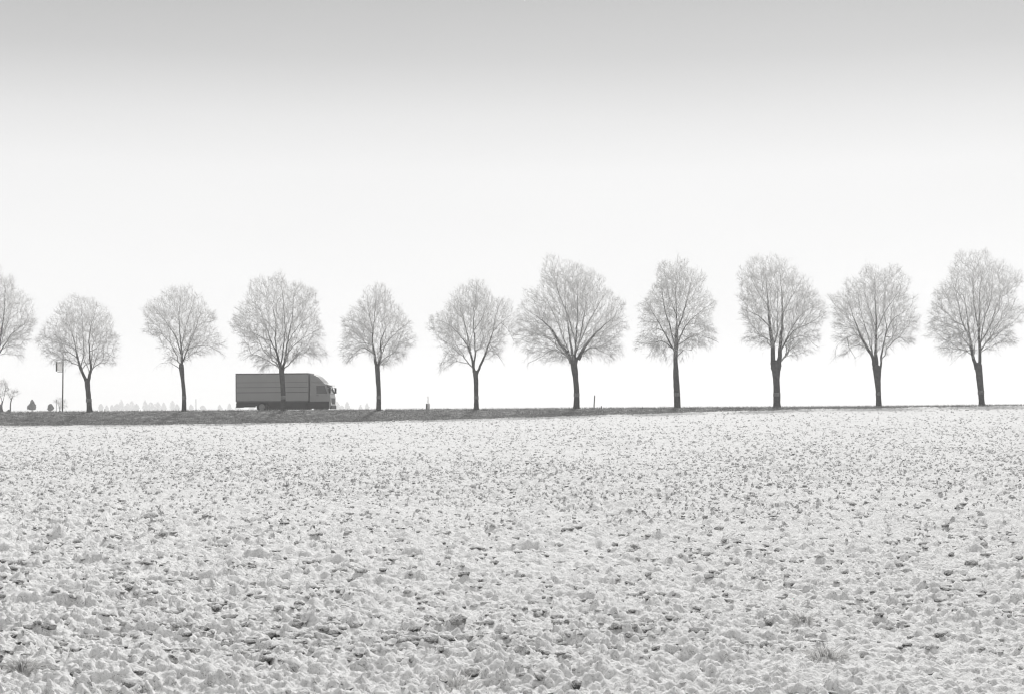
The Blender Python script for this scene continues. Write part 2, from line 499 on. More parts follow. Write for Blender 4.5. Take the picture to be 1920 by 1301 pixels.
# ---------------------------------------------------------------- trees
def frusta(P0, P1, R0, R1, n, f0, f1, taper_tip=False):
    """independent tapered tubes, vectorised"""
    m = len(P0)
    if m == 0:
        return np.zeros((0, 3)), np.zeros((0, 4), int), np.zeros((0, 3), int), np.zeros(0)
    D = P1 - P0
    D = D / np.maximum(np.linalg.norm(D, axis=1, keepdims=True), 1e-6)
    ref = np.where(np.abs(D[:, 2:3]) > .9, np.array([[1., 0, 0]]), np.array([[0, 0, 1.]]))
    A = np.cross(D, ref); A /= np.maximum(np.linalg.norm(A, axis=1, keepdims=True), 1e-6)
    B = np.cross(D, A)
    th = np.arange(n) * 2 * math.pi / n
    ring = A[:, None, :] * np.cos(th)[None, :, None] + B[:, None, :] * np.sin(th)[None, :, None]
    V0 = P0[:, None, :] + ring * R0[:, None, None]
    k = np.arange(n)
    if taper_tip:
        V = np.concatenate([V0, P1[:, None, :]], 1)
        b = (np.arange(m) * (n + 1))[:, None]
        T = np.stack([b + k, b + (k + 1) % n, np.broadcast_to(b + n, (m, n))], -1).reshape(-1, 3)
        fr = np.concatenate([np.repeat(f0[:, None], n, 1), f1[:, None]], 1)
        return V.reshape(-1, 3), np.zeros((0, 4), int), T, fr.ravel()
    V1 = P1[:, None, :] + ring * R1[:, None, None]
    V = np.concatenate([V0, V1], 1)
    b = (np.arange(m) * 2 * n)[:, None]
    Q = np.stack([b + k, b + (k + 1) % n, b + n + (k + 1) % n, b + n + k], -1).reshape(-1, 4)
    fr = np.concatenate([np.repeat(f0[:, None], n, 1), np.repeat(f1[:, None], n, 1)], 1)
    return V.reshape(-1, 3), Q, np.zeros((0, 3), int), fr.ravel()

class Acc:
    def __init__(s): s.V, s.Q, s.T, s.f, s.n = [], [], [], [], 0
    def add(s, V, Q, T, f):
        s.V.append(V); s.Q.append(Q + s.n); s.T.append(T + s.n); s.f.append(f); s.n += len(V)
    def mesh(s, name):
        return mk_mesh(name, np.concatenate(s.V), np.concatenate(s.Q), np.concatenate(s.T), attr={'frost': np.concatenate(s.f)})

def in_poly(px, pz, poly):
    inside = np.zeros(px.shape, bool)
    x0, z0 = poly[-1]
    for x1, z1 in poly:
        c = ((z1 > pz) != (z0 > pz)) & (px < (x0 - x1) * (pz - z1) / (z0 - z1 + 1e-12) + x1)
        inside ^= c
        x0, z0 = x1, z1
    return inside

def spline(pts, step):
    """resample a polyline through a Catmull-Rom curve"""
    P = np.asarray(pts, float)
    P = np.vstack([2 * P[0] - P[1], P, 2 * P[-1] - P[-2]])
    out = []
    for i in range(1, len(P) - 2):
        n = max(2, int(np.linalg.norm(P[i + 1] - P[i]) / step))
        for t in np.linspace(0, 1, n, endpoint=False):
            a, b, c, d = P[i - 1], P[i], P[i + 1], P[i + 2]
            out.append(.5 * (2 * b + (c - a) * t + (2 * a - 5 * b + 4 * c - d) * t * t + (3 * b - a - 3 * c + d) * t ** 3))
    out.append(P[-2])
    return np.array(out)

def round_tube(path, rad, n, r, rough=.05):
    """continuous tube with slightly uneven girth; returns V,Q"""
    m = len(path)
    V = np.zeros((m, n, 3))
    ph = r.uniform(0, 6.28, 4)
    A = np.array([1., 0, 0])
    for i in range(m):
        d = path[min(i + 1, m - 1)] - path[max(i - 1, 0)]
        d /= np.linalg.norm(d) + 1e-9
        A = A - d * np.dot(A, d); A /= np.linalg.norm(A) + 1e-9
        B = np.cross(d, A)
        th = np.arange(n) * 2 * math.pi / n
        wob = 1 + rough * (np.sin(2 * th + ph[0] + i * .35) + .7 * np.sin(3 * th + ph[1] - i * .5) + .6 * r.normal(0, .6, n))
        V[i] = path[i] + (A[None] * np.cos(th)[:, None] + B[None] * np.sin(th)[:, None]) * (rad[i] * wob)[:, None]
    i = np.arange(m * n).reshape(m, n)
    Q = np.stack([i[:-1], np.roll(i[:-1], -1, 1), np.roll(i[1:], -1, 1), i[1:]], -1).reshape(-1, 4)
    return V.reshape(-1, 3), Q

def build_tree(name, base, trunk, limbs, outline, label, cat, group, seed, Yd=None, zg=None, dens=42.0, twig=1.0,
               fat=.9, band=True, frost_gain=1.0, trunk_mat=None, cap=2600, step=.28, fork_k=(.56, .52), twr=1.0):
    r = np.random.default_rng(seed)
    bx, by = base
    u = (bx - 960) / F
    if Yd is None:
        Yd = 117.7 / (1 + KROW * u)
        X = u * Yd
        zg = float(bank_z(np.array(X), 0.0)) - .06
    else:
        X = u * Yd
    s = Yd / F
    def L(p):
        return ((p[0] - bx) * s, (ZC - (p[1] - 768) * s) - zg)
    root = empty(name, (X, Yd, zg))
    tag(root, label, cat, group)
    # trunk
    tp = np.array([[L(p)[0], 0, L(p)[1]] for p in trunk]); tw = np.array([p[2] for p in trunk]) * s / 2
    tp[0, 2] = 0.0
    tpath = spline(tp, .22)
    arc = np.concatenate([[0], np.cumsum(np.linalg.norm(np.diff(tpath, axis=0), axis=1))])
    ka = np.concatenate([[0], np.cumsum(np.linalg.norm(np.diff(tp, axis=0), axis=1))]); ka *= arc[-1] / ka[-1]
    trad = np.interp(arc, ka, tw) * (1 + .28 * np.exp(-arc / .16))
    trad = trad * (1 + .05 * np.interp(arc, np.linspace(0, arc[-1], 12), r.normal(0, 1, 12)))
    V, Q = round_tube(tpath, trad, 14, r, .045)
    nb0 = len(V)
    for kk, (dz_, sc_) in enumerate(((.35, .86), (.62, .55))):
        ring = tpath[-1] + (V[nb0 - 14:nb0] - tpath[-1]) * sc_
        ring[:, 2] = tpath[-1, 2] + dz_ * trad[-1]
        nb = len(V); i_ = np.arange(14)
        Q = np.vstack([Q, np.stack([nb - 14 + i_, nb - 14 + (i_ + 1) % 14, nb + (i_ + 1) % 14, nb + i_], 1)])
        V = np.vstack([V, ring])
    top = len(V); V = np.vstack([V, tpath[-1] + np.array([0, 0, trad[-1] * .75])])
    T = np.array([[top - 14 + k, top - 14 + (k + 1) % 14, top] for k in range(14)])
    fr = np.clip(.02 + .06 * V[:, 2] / max(tpath[-1, 2], .1), 0, 1)
    obj('trunk', mk_mesh('trunk', V, Q, T, attr={'frost': fr}), trunk_mat or M_TRUNK, root)
    if band:
        zb = r.uniform(1.05, 1.2)
        k = int(np.argmin(np.abs(tpath[:, 2] - zb)))
        p, rr = tpath[k], trad[k] * 1.06
        MB().tube([p + np.array([0, 0, -.16]), p, p + np.array([0, 0, .16])], [rr * 1.01, rr * 1.02, rr], 14).build('paint_band', M_BAND, root, smooth=True)
    # skeleton nodes
    pos = [p for p in tpath]; par = [-1] + list(range(len(tpath) - 1)); own = [0] * len(tpath)
    limb_ids = []; starts = []
    for li, lb in enumerate(limbs):
        P2 = np.array([[L(p)[0], L(p)[1]] for p in lb])
        n = len(P2)
        seg = np.concatenate([[0], np.cumsum(np.linalg.norm(np.diff(P2, axis=0), axis=1))])
        sl = r.uniform(-.45, .45) if li > 1 else r.uniform(-.12, .12)
        # attach to nearest existing node in the traced plane
        pp = np.array(pos)
        j = int(np.argmin((pp[:, 0] - P2[0, 0]) ** 2 + (pp[:, 2] - P2[0, 1]) ** 2))
        y0 = pp[j, 1]
        P3 = np.stack([P2[:, 0], y0 + sl * seg * (.4 + .6 * seg / max(seg[-1], .1)), P2[:, 1]], 1)
        if j < len(tpath):
            P3[0] = (P2[0, 0], y0, P2[0, 1] - .18)
        else:
            P3[0] = pp[j]
        path = spline(P3, .24)
        path[1:-1] += r.normal(0, .018, (len(path) - 2, 3))
        starts.append(path[0].copy())
        ids = [j]
        for p in path[1:]:
            pos.append(p); par.append(ids[-1]); own.append(li + 1); ids.append(len(pos) - 1)
        limb_ids.append(ids)
    nstruct = len(pos)
    # attractors inside the crown
    poly = np.array([L(p) for p in outline])
    cen = poly.mean(0)
    def ragged(k):
        # uneven outline: resample the traced crown and pull it in and out
        q = np.vstack([poly, poly[:1]])
        sg = np.concatenate([[0], np.cumsum(np.linalg.norm(np.diff(q, axis=0), axis=1))])
        tt = np.linspace(0, sg[-1], 120, endpoint=False)
        pp = np.stack([np.interp(tt, sg, q[:, 0]), np.interp(tt, sg, q[:, 1])], 1)
        rg = np.random.default_rng(seed + 5)
        w = np.repeat(rg.normal(0, 1, 30), 4); w = np.convolve(np.concatenate([w[-3:], w, w[:3]]), np.ones(5) / 5, 'same')[3:-3] + rg.normal(0, .35, 120)
        return cen + (pp - cen) * (k + .085 * w)[:, None]
    poly_in = ragged(.93)
    x0, z0 = poly_in.min(0); x1, z1 = poly_in.max(0)
    area = .5 * abs(np.sum(poly[:, 0] * np.roll(poly[:, 1], -1) - np.roll(poly[:, 0], -1) * poly[:, 1]))
    N = int(min(cap, area * dens))
    zz = np.linspace(z0, z1, 60)
    lo, hi = np.zeros(60), np.zeros(60)
    xs = np.linspace(x0, x1, 160)
    for i, z in enumerate(zz):
        ins = in_poly(xs, np.full(160, z), poly_in)
        if ins.any(): lo[i], hi[i] = xs[ins].min(), xs[ins].max()
    pts = []
    while len(pts) < N:
        qx, qz = r.uniform(x0, x1, N), r.uniform(z0, z1, N)
        ok = in_poly(qx, qz, poly_in)
        qx, qz = qx[ok], qz[ok]
        a, b = np.interp(qz, zz, lo), np.interp(qz, zz, hi)
        hw, mid = (b - a) / 2, (a + b) / 2
        hq = (qz - z0) / (z1 - z0)
        kp = r.random(len(qx)) < .30 + .9 * hq ** .7
        qx, qz, hw, mid = qx[kp], qz[kp], hw[kp], mid[kp]
        core = in_poly(qx, qz, cen + (poly_in - cen) * .80) | (r.random(len(qx)) < .62)
        qx, qz, hw, mid = qx[core], qz[core], hw[core], mid[core]
        dep = np.sqrt(np.clip(hw ** 2 - (qx - mid) ** 2, 0.02, None))
        v = r.uniform(-1, 1, len(qx))
        qy = dep * v * .92
        pts += list(np.stack([qx, qy, qz], 1))
    pts = np.array(pts[:N])
    fork = tpath[-1]
    order = np.argsort(np.linalg.norm((pts - fork) * np.array([1, 1, 1.0]), axis=1))
    pts = pts[order]
    maxn = nstruct + N * 6 + 10
    PA = np.zeros((maxn, 3)); DIR = np.zeros((maxn, 3)); PL = np.zeros(maxn)
    PA[:nstruct] = np.array(pos)
    for i in range(nstruct):
        p = par[i]
        if p >= 0:
            d = PA[i] - PA[p]; l = np.linalg.norm(d) + 1e-6
            DIR[i] = d / l; PL[i] = PL[p] + l
        else:
            DIR[i] = (0, 0, 1)
    start = max(0, len(tpath) - 6)
    PL[:nstruct] -= PL[len(tpath) - 1]
    PL = np.where(np.arange(maxn) < nstruct, np.maximum(PL, -.3), PL)
    cnt = nstruct
    lowz, hiz = poly[:, 1].min(), poly[:, 1].max()
    for p in pts:
        D = p - PA[start:cnt]
        d = np.linalg.norm(D, axis=1)
        cosv = np.einsum('ij,ij->i', D, DIR[start:cnt]) / (d + 1e-6)
        cost = d * (1 + .55 * (1 - cosv)) + .42 * PL[start:cnt]
        j = int(np.argmin(cost)) + start
        dd = np.linalg.norm(p - PA[j])
        if dd < .08: continue
        n = max(1, int(round(dd / step)))
        n = min(n, 6)
        low = min(1.0, max(0.0, 1 - (p[2] - lowz) / (hiz - lowz)))
        t0 = DIR[j] * dd * .75 + np.array([0, 0, .18 * dd])
        e = (p - PA[j]) / dd
        t1 = (e + np.array([0, 0, .25 - .9 * low ** 1.5]) + r.normal(0, .15, 3)) * dd * .7
        prev = j
        for k in range(1, n + 1):
            t = k / n
            h00, h10 = 2 * t ** 3 - 3 * t ** 2 + 1, t ** 3 - 2 * t ** 2 + t
            h01, h11 = -2 * t ** 3 + 3 * t ** 2, t ** 3 - t ** 2
            q = h00 * PA[j] + h10 * t0 + h01 * p + h11 * t1
            if k < n: q = q + r.normal(0, .03, 3)
            dv = q - PA[prev]; l = np.linalg.norm(dv) + 1e-6
            PA[cnt] = q; DIR[cnt] = dv / l; PL[cnt] = PL[prev] + l
            par.append(prev); own.append(-1)
            prev = cnt; cnt += 1
            if cnt >= maxn: break
        if cnt >= maxn - 8: break
    PA = PA[:cnt]; DIR = DIR[:cnt]; par = np.array(par[:cnt])
    # pipe model
    RP = np.zeros(cnt); tips = np.ones(cnt, bool)
    tips[par[par >= 0]] = False
    E = 2.35
    RP[tips] += .0080 ** E
    for i in range(cnt - 1, 0, -1):
        if par[i] >= 0 and par[i] < i: RP[par[i]] += RP[i]
    R = RP ** (1 / E) * fat
    rt = trad[-1]
    R = np.minimum(R, rt * .72) * (1 if twr == 1 else 1.5)
    # limbs as parts
    for li, ids in enumerate(limb_ids):
        path = PA[ids]
        path[0] = starts[li]
        rad = R[ids].copy()
        rad[0] = min(rad[min(1, len(rad) - 1)] * 1.25, rt * .8)
        rad = np.maximum(rad, .012)
        la = np.concatenate([[0], np.cumsum(np.linalg.norm(np.diff(path, axis=0), axis=1))])
        k0 = (fork_k[0], fork_k[1], .30, .30, .26)[li] if li < 5 else .17
        if ids[0] >= len(tpath): k0 *= .6
        rad = np.maximum(rad, rt * k0 * (1 - la / la[-1]) ** (1.1 if k0 < .6 else 1.5))
        nn = 8 if rad[0] > .05 else 6
        V, Q = round_tube(path, rad, nn, r, .05)
        fz = np.clip((path[:, 2] - fork[2]) / (hiz - fork[2] + .1), 0, 1)
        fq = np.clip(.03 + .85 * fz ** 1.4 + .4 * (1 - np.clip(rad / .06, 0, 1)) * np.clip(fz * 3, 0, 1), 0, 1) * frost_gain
        obj('limb', mk_mesh('limb', V, Q, attr={'frost': np.repeat(fq, nn)}), trunk_mat or M_TRUNK, root)
    # crown: branches and twigs
    acc = Acc()
    idx = np.arange(nstruct, cnt)
    P0, P1 = PA[par[idx]], PA[idx]
    R1 = R[idx]; R0 = np.minimum(R[par[idx]], R1 * 1.35)
    hf = np.clip((PA[:, 2] - lowz) / (hiz - lowz), 0, 1)
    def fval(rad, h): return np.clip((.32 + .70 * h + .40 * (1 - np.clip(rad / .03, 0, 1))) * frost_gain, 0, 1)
    for lo_r, hi_r, n in ((.03, 9, 6), (.0, .03, 3)):
        m = (R1 >= lo_r) & (R1 < hi_r)
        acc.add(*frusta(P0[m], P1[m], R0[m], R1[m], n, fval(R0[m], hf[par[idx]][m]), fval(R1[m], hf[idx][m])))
    # twigs
    fine = np.where((R < .032) & (np.arange(cnt) >= len(tpath)))[0]
    reps = r.poisson(twig * (2.55 - .8 * hf[fine]) * (.35 + 1.3 * vnoise(PA[fine, 0] * 1.1 + seed, PA[fine, 2] * 1.1, 3))) + np.where(tips[fine], 2, 0)
    src = np.repeat(fine, reps)
    m = len(src)
    out = PA[src] - np.array([fork[0], 0, fork[2] + .25 * (hiz - fork[2])])
    out /= np.linalg.norm(out, axis=1, keepdims=True) + 1e-6
    low = (1 - hf[src])[:, None]
    dirv = DIR[src] * .5 + out * .5 + r.normal(0, .52, (m, 3)) + np.array([0, 0, 1.]) * (.25 - 1.0 * np.clip(low - .35, 0, 1))
    dirv /= np.linalg.norm(dirv, axis=1, keepdims=True) + 1e-6
    ln = r.uniform(.22, .62, m) * (1 + .5 * np.clip(low[:, 0] - .5, 0, 1) * 2)
    A = PA[src]
    Tip = A + dirv * ln[:, None]
    keep = in_poly(Tip[:, 0], Tip[:, 2], ragged(1.03)) | (r.random(m) < .42)
    A, Tip, ln, dirv, srck = A[keep], Tip[keep], ln[keep], dirv[keep], src[keep]
    m = len(A)
    rb = r.uniform(.0050, .0088, m) * twr
    f = fval(rb, hf[srck])
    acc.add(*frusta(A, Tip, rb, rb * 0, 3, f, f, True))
    lowk = np.clip(1 - hf[srck] - .45, 0, 1)
    for _ in range(3):
        sel = r.random(m) < .72
        fr_t = r.uniform(.2, .8, m)
        S = A + (Tip - A) * fr_t[:, None]
        dv = dirv + r.normal(0, .65, (m, 3)) + np.array([0, 0, -1.]) * lowk[:, None]; dv /= np.linalg.norm(dv, axis=1, keepdims=True)
        Tp = S + dv * (ln * r.uniform(.35, .75, m))[:, None]
        acc.add(*frusta(S[sel], Tp[sel], rb[sel] * .9, rb[sel] * 0, 3, f[sel], f[sel], True))
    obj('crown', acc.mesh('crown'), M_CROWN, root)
    return root

TREES = [
 dict(base=(-10, 778), trunk=[(-10, 778, 11), (-9, 735, 10), (-9, 692, 12)],
      limbs=[[(-9, 692), (-4, 660), (3, 620), (8, 580), (10, 540)], [(-11, 690), (-20, 650), (-30, 610), (-38, 570)], [(-7, 672), (8, 645), (25, 620), (45, 605)], [(-9, 680), (-10, 630), (-12, 580), (-8, 530)], [(-14, 675), (-35, 650), (-60, 640)]],
      outline=[(-12, 496), (10, 505), (30, 522), (46, 538), (58, 560), (66, 592), (64, 622), (52, 648), (36, 672), (12, 668), (-10, 676), (-36, 670), (-62, 664), (-80, 630), (-84, 590), (-72, 552), (-52, 522), (-32, 504)],
      label='large frosted roadside tree cut off by the left edge of the photo'),
 dict(base=(168, 776), trunk=[(168, 777, 10.5), (166, 745, 9.2), (164, 722, 9.5), (163.5, 712, 9.5)],
      limbs=[[(163, 716), (157, 704), (151.5, 692), (146, 672), (142.5, 650), (137, 628), (128, 600)], [(164, 716), (168, 702), (171, 692), (168.5, 672), (167.5, 652), (168, 630), (173, 605), (180, 580)], [(151, 691), (153, 678), (157, 662), (156, 640), (153, 612), (150, 580)], [(168.5, 676), (160, 686), (155, 694)], [(142, 655), (130, 648), (118, 645), (100, 640), (80, 636)], [(168, 656), (185, 653), (200, 662), (212, 670)], [(146, 672), (128, 660), (112, 668), (98, 676)]],
      outline=[(142, 556), (169, 557), (190, 567), (214, 592), (219, 617), (227, 642), (219, 672), (202, 679), (175, 690), (137, 690), (108, 687), (83, 672), (68, 645), (73, 619), (94, 603), (91, 588), (118, 572)],
      fork=(.80, .78), label='small tree whose trunk forks low in a Y, beside the tall sign pole'),
 dict(base=(345, 772), trunk=[(345, 773, 8.4), (345, 740, 7.8), (342, 708, 7.6), (340, 690, 9.6), (340, 684, 8.5)],
      limbs=[[(340, 686), (341, 668), (340, 650), (337, 625), (335, 595), (338, 560)], [(341, 670), (334, 645), (330, 630), (318, 614), (304, 592), (290, 575)], [(341, 684), (349, 662), (358, 640), (368, 610), (375, 585)], [(351, 656), (368, 649), (386, 648), (402, 656), (414, 664)], [(341, 650), (345, 620), (352, 590), (358, 565)], [(338, 688), (320, 680), (304, 682)], [(334, 645), (322, 620), (306, 616), (285, 628)]],
      outline=[(337, 537), (352, 537), (368, 558), (380, 570), (405, 596), (414, 620), (421, 650), (405, 668), (380, 670), (352, 682), (335, 688), (310, 683), (298, 656), (292, 640), (270, 630), (267, 612), (268, 582), (290, 560), (305, 548), (322, 541)],
      label='small plain-trunked tree with a crown leaning left, between forked tree and truck'),
 dict(base=(530, 772), trunk=[(530.5, 773, 9.6), (531, 740, 8.6), (529, 712, 8.8), (527.5, 694, 10)],
      limbs=[[(527, 694), (522, 676), (518, 655), (515.5, 635), (517, 610), (512, 580)], [(529, 694), (534, 674), (538, 652), (542, 630), (548, 600), (552, 565)], [(518, 660), (508, 640), (500, 620), (488, 592), (478, 570)], [(535, 668), (549, 651), (566, 637), (585, 626), (602, 618)], [(528, 690), (531, 655), (534, 610), (530, 560), (526, 530)], [(518, 658), (500, 650), (480, 660), (460, 676)], [(541, 640), (560, 610), (580, 590), (592, 570)], [(509, 643), (480, 628), (455, 612)]],
      outline=[(523, 512), (545, 522), (565, 531), (588, 545), (597, 566), (609, 592), (616, 630), (608, 655), (590, 669), (565, 670), (545, 682), (515, 682), (490, 683), (470, 674), (456, 679), (451, 655), (441, 627), (434, 611), (440, 586), (441, 574), (462, 553), (472, 532), (490, 527), (502, 519)],
      fork=(.62, .60), label='broad tree with twin upright limbs standing in front of the truck'),
 dict(base=(710, 771), trunk=[(710, 772, 9.4), (710, 735, 8.2), (708.5, 705, 8.4), (707, 686, 9.2)],
      limbs=[[(706, 686), (701, 660), (698, 638), (699, 618), (693, 590), (690, 556)], [(709, 686), (715, 664), (713, 645), (720, 622), (735, 595)], [(714, 662), (726, 642), (745, 622), (770, 602)], [(699, 632), (703, 600), (706, 565), (708, 540)], [(699, 648), (684, 643), (664, 646), (640, 652)], [(702, 668), (680, 652), (662, 664), (646, 680)], [(716, 652), (740, 643), (762, 640), (776, 634)], [(698, 628), (680, 608), (660, 600), (640, 602)]],
      outline=[(690, 531), (725, 536), (733, 546), (741, 561), (755, 571), (771, 590), (777, 625), (781, 640), (765, 655), (760, 669), (742, 680), (727, 687), (702, 686), (690, 669), (670, 664), (659, 679), (646, 681), (634, 652), (641, 638), (646, 616), (630, 604), (646, 584), (660, 566), (672, 547), (680, 536)],
      label='tree with a pointed crown and sparse drooping lower boughs, next right of the truck'),
 dict(base=(893, 769), trunk=[(893, 770, 10), (893, 740, 8.4), (892.5, 715, 8.2), (891, 697, 9.6)],
      limbs=[[(894, 698), (900, 686), (907, 671), (915, 650), (925, 622), (940, 605), (956, 592)], [(889, 694), (885, 672), (879, 652), (872, 641), (858, 624), (840, 608), (822, 602)], [(925, 622), (928, 598), (936, 570)], [(884, 664), (877, 634), (871, 605), (863, 577), (857, 556)], [(891, 692), (891, 655), (888, 615), (889, 580), (893, 550), (897, 526)], [(878, 650), (860, 648), (840, 662), (826, 686)], [(917, 645), (930, 660), (942, 678)], [(940, 606), (955, 622), (964, 640)], [(890, 620), (905, 595), (915, 565)]],
      outline=[(897, 518), (908, 527), (924, 539), (926, 551), (945, 554), (957, 556), (967, 570), (971, 600), (965, 625), (951, 640), (946, 656), (940, 678), (915, 676), (898, 670), (872, 676), (850, 684), (830, 695), (822, 684), (828, 668), (816, 655), (812, 634), (803, 606), (806, 590), (829, 580), (836, 560), (842, 545), (865, 531), (880, 526)],
      label='open crowned tree with a long bare limb slanting right, beside the small white marker'),
 dict(base=(1081, 767), trunk=[(1081, 768, 11.4), (1081, 735, 10.4), (1079, 705, 10.6), (1076, 684, 12), (1076, 674, 13.5)],
      limbs=[[(1072, 676), (1062, 660), (1050, 645), (1036, 620), (1016, 600), (990, 582)], [(1084, 670), (1095, 652), (1110, 633), (1130, 612), (1156, 592)], [(1075, 672), (1070, 642), (1065, 608), (1060, 560), (1062, 515)], [(1078, 672), (1080, 632), (1082, 588), (1080, 535)], [(1081, 670), (1088, 630), (1096, 588), (1104, 540)], [(1073, 674), (1060, 642), (1045, 602), (1028, 562)], [(1084, 660), (1100, 612), (1120, 575), (1138, 548)], [(1071, 674), (1040, 655), (1015, 668), (990, 680)], [(1086, 664), (1112, 652), (1140, 664)], [(1062, 655), (1030, 632), (1000, 628), (975, 634)], [(1076, 650), (1068, 600), (1050, 555), (1040, 520)]],
      outline=[(1062, 479), (1085, 488), (1105, 500), (1125, 515), (1145, 526), (1157, 546), (1164, 571), (1176, 596), (1173, 625), (1163, 654), (1145, 668), (1125, 682), (1095, 680), (1065, 684), (1030, 688), (1000, 682), (978, 684), (985, 660), (971, 636), (969, 602), (971, 576), (977, 547), (995, 541), (1010, 526), (1016, 510), (1030, 491), (1045, 487)],
      label='widest tree of the row, densely fanned crown, beside the thin leaning stake'),
 dict(base=(1269, 767), trunk=[(1270, 768, 11.2), (1269, 730, 10.2), (1267.5, 706, 10.8), (1267, 690, 9.2), (1266.5, 672, 8.6), (1268, 645, 7), (1269, 610, 5)],
      limbs=[[(1269, 612), (1268, 580), (1266, 545), (1268, 505), (1269, 485)], [(1265, 656), (1251, 632), (1236, 606), (1222, 582), (1210, 560)], [(1271, 638), (1285, 612), (1306, 590), (1332, 570)], [(1272, 642), (1300, 630), (1328, 632), (1350, 642)], [(1267, 648), (1256, 612), (1246, 580), (1240, 540)], [(1263, 652), (1242, 640), (1220, 645), (1192, 642)], [(1269, 620), (1282, 585), (1292, 545), (1300, 510)], [(1266, 628), (1240, 606), (1208, 602)], [(1268, 590), (1255, 555), (1248, 515)], [(1270, 664), (1284, 655), (1298, 656)]],
      outline=[(1270, 475), (1293, 483), (1310, 506), (1322, 526), (1331, 548), (1344, 571), (1346, 600), (1352, 638), (1343, 650), (1325, 654), (1318, 661), (1292, 663), (1284, 676), (1262, 680), (1245, 670), (1220, 670), (1205, 659), (1192, 654), (1188, 625), (1190, 591), (1195, 561), (1212, 536), (1221, 511), (1235, 491), (1253, 479)],
      label='tree with one straight central leader and conical crown, right of the widest tree'),
 dict(base=(1457, 766), trunk=[(1457, 767, 13), (1456.5, 735, 12), (1455.5, 710, 13.5), (1455, 690, 17.5), (1455, 681, 16)],
      limbs=[[(1450, 683), (1449, 652), (1445, 620), (1441, 580), (1438, 540), (1436, 500)], [(1461, 683), (1463, 655), (1466, 622), (1468, 588), (1467, 545), (1464, 505)], [(1463, 662), (1472, 642), (1481, 620), (1500, 592), (1522, 574)], [(1452, 650), (1457, 622), (1455, 590), (1454, 540)], [(1470, 644), (1488, 620), (1518, 606), (1545, 586)], [(1448, 640), (1425, 630), (1400, 640)], [(1445, 612), (1420, 590), (1395, 580)], [(1468, 590), (1485, 555), (1500, 525)], [(1441, 575), (1420, 540), (1408, 510)], [(1474, 640), (1505, 630), (1535, 650)]],
      outline=[(1435, 469), (1455, 474), (1475, 486), (1500, 506), (1519, 527), (1528, 541), (1544, 556), (1551, 581), (1548, 600), (1546, 640), (1538, 658), (1515, 663), (1495, 666), (1472, 670), (1445, 658), (1420, 654), (1402, 658), (1387, 640), (1395, 620), (1380, 591), (1382, 561), (1380, 541), (1391, 511), (1401, 491), (1412, 476)],
      label='tree with a thick trunk swelling into a knob under two parallel limbs'),
 dict(base=(1648, 765), trunk=[(1648, 766, 10.6), (1647, 738, 9.6), (1645.5, 712, 11.5), (1645, 698, 13.5), (1643, 688, 13)],
      limbs=[[(1640, 690), (1636, 670), (1623, 646), (1612, 625), (1600, 592), (1590, 562)], [(1644, 688), (1642, 655), (1643, 612), (1640, 572), (1638, 520)], [(1650, 694), (1654, 660), (1660, 632), (1673, 602), (1696, 584)], [(1655, 652), (1664, 616), (1662, 582), (1670, 535)], [(1639, 676), (1628, 632), (1614, 590), (1606, 550)], [(1620, 641), (1605, 627), (1586, 634), (1566, 648), (1557, 672)], [(1588, 634), (1593, 658), (1604, 672)], [(1643, 625), (1655, 590), (1680, 545)], [(1661, 632), (1685, 630), (1708, 645)], [(1642, 610), (1628, 570), (1622, 530)]],
      outline=[(1630, 491), (1655, 493), (1685, 498), (1697, 506), (1707, 526), (1717, 541), (1724, 561), (1725, 595), (1719, 620), (1714, 640), (1700, 653), (1680, 654), (1665, 668), (1640, 674), (1625, 668), (1600, 656), (1572, 676), (1558, 680), (1561, 655), (1553, 620), (1556, 590), (1560, 556), (1580, 546), (1590, 526), (1610, 506)],
      label='tree with a single broken twig hanging below its left side, second from the right edge'),
 dict(base=(1841, 763), trunk=[(1841, 764, 11.6), (1839, 730, 11), (1836, 700, 12), (1834, 684, 13.5)],
      limbs=[[(1831, 688), (1823, 662), (1819, 632), (1816, 592), (1811, 552)], [(1837, 686), (1838, 652), (1837, 620), (1840, 580), (1842, 540), (1850, 500)], [(1843, 656), (1860, 632), (1885, 620), (1914, 602)], [(1841, 645), (1858, 612), (1870, 580), (1888, 540)], [(1820, 632), (1806, 602), (1799, 560), (1790, 520)], [(1816, 622), (1797, 628), (1784, 642)], [(1806, 606), (1776, 596), (1746, 606)], [(1845, 640), (1848, 600), (1862, 560), (1870, 510)], [(1838, 620), (1828, 570), (1826, 510)], [(1822, 655), (1808, 660), (1795, 672)]],
      outline=[(1850, 463), (1870, 469), (1885, 481), (1905, 491), (1912, 511), (1920, 541), (1922, 600), (1914, 625), (1895, 650), (1870, 658), (1855, 668), (1820, 668), (1797, 670), (1776, 663), (1761, 658), (1758, 640), (1745, 630), (1743, 591), (1747, 561), (1747, 536), (1756, 516), (1766, 496), (1785, 486), (1800, 469), (1825, 467)],
      label='tall rightmost tree of the row, crown reaching the right edge of the photo'),
]
for i, t in enumerate(TREES):
    build_tree('roadside_tree', t['base'], t['trunk'], t['limbs'], t['outline'], t['label'], 'tree', 'frosted trees in a row along the road', 500 + i, fork_k=t.get('fork', (.56, .52)))

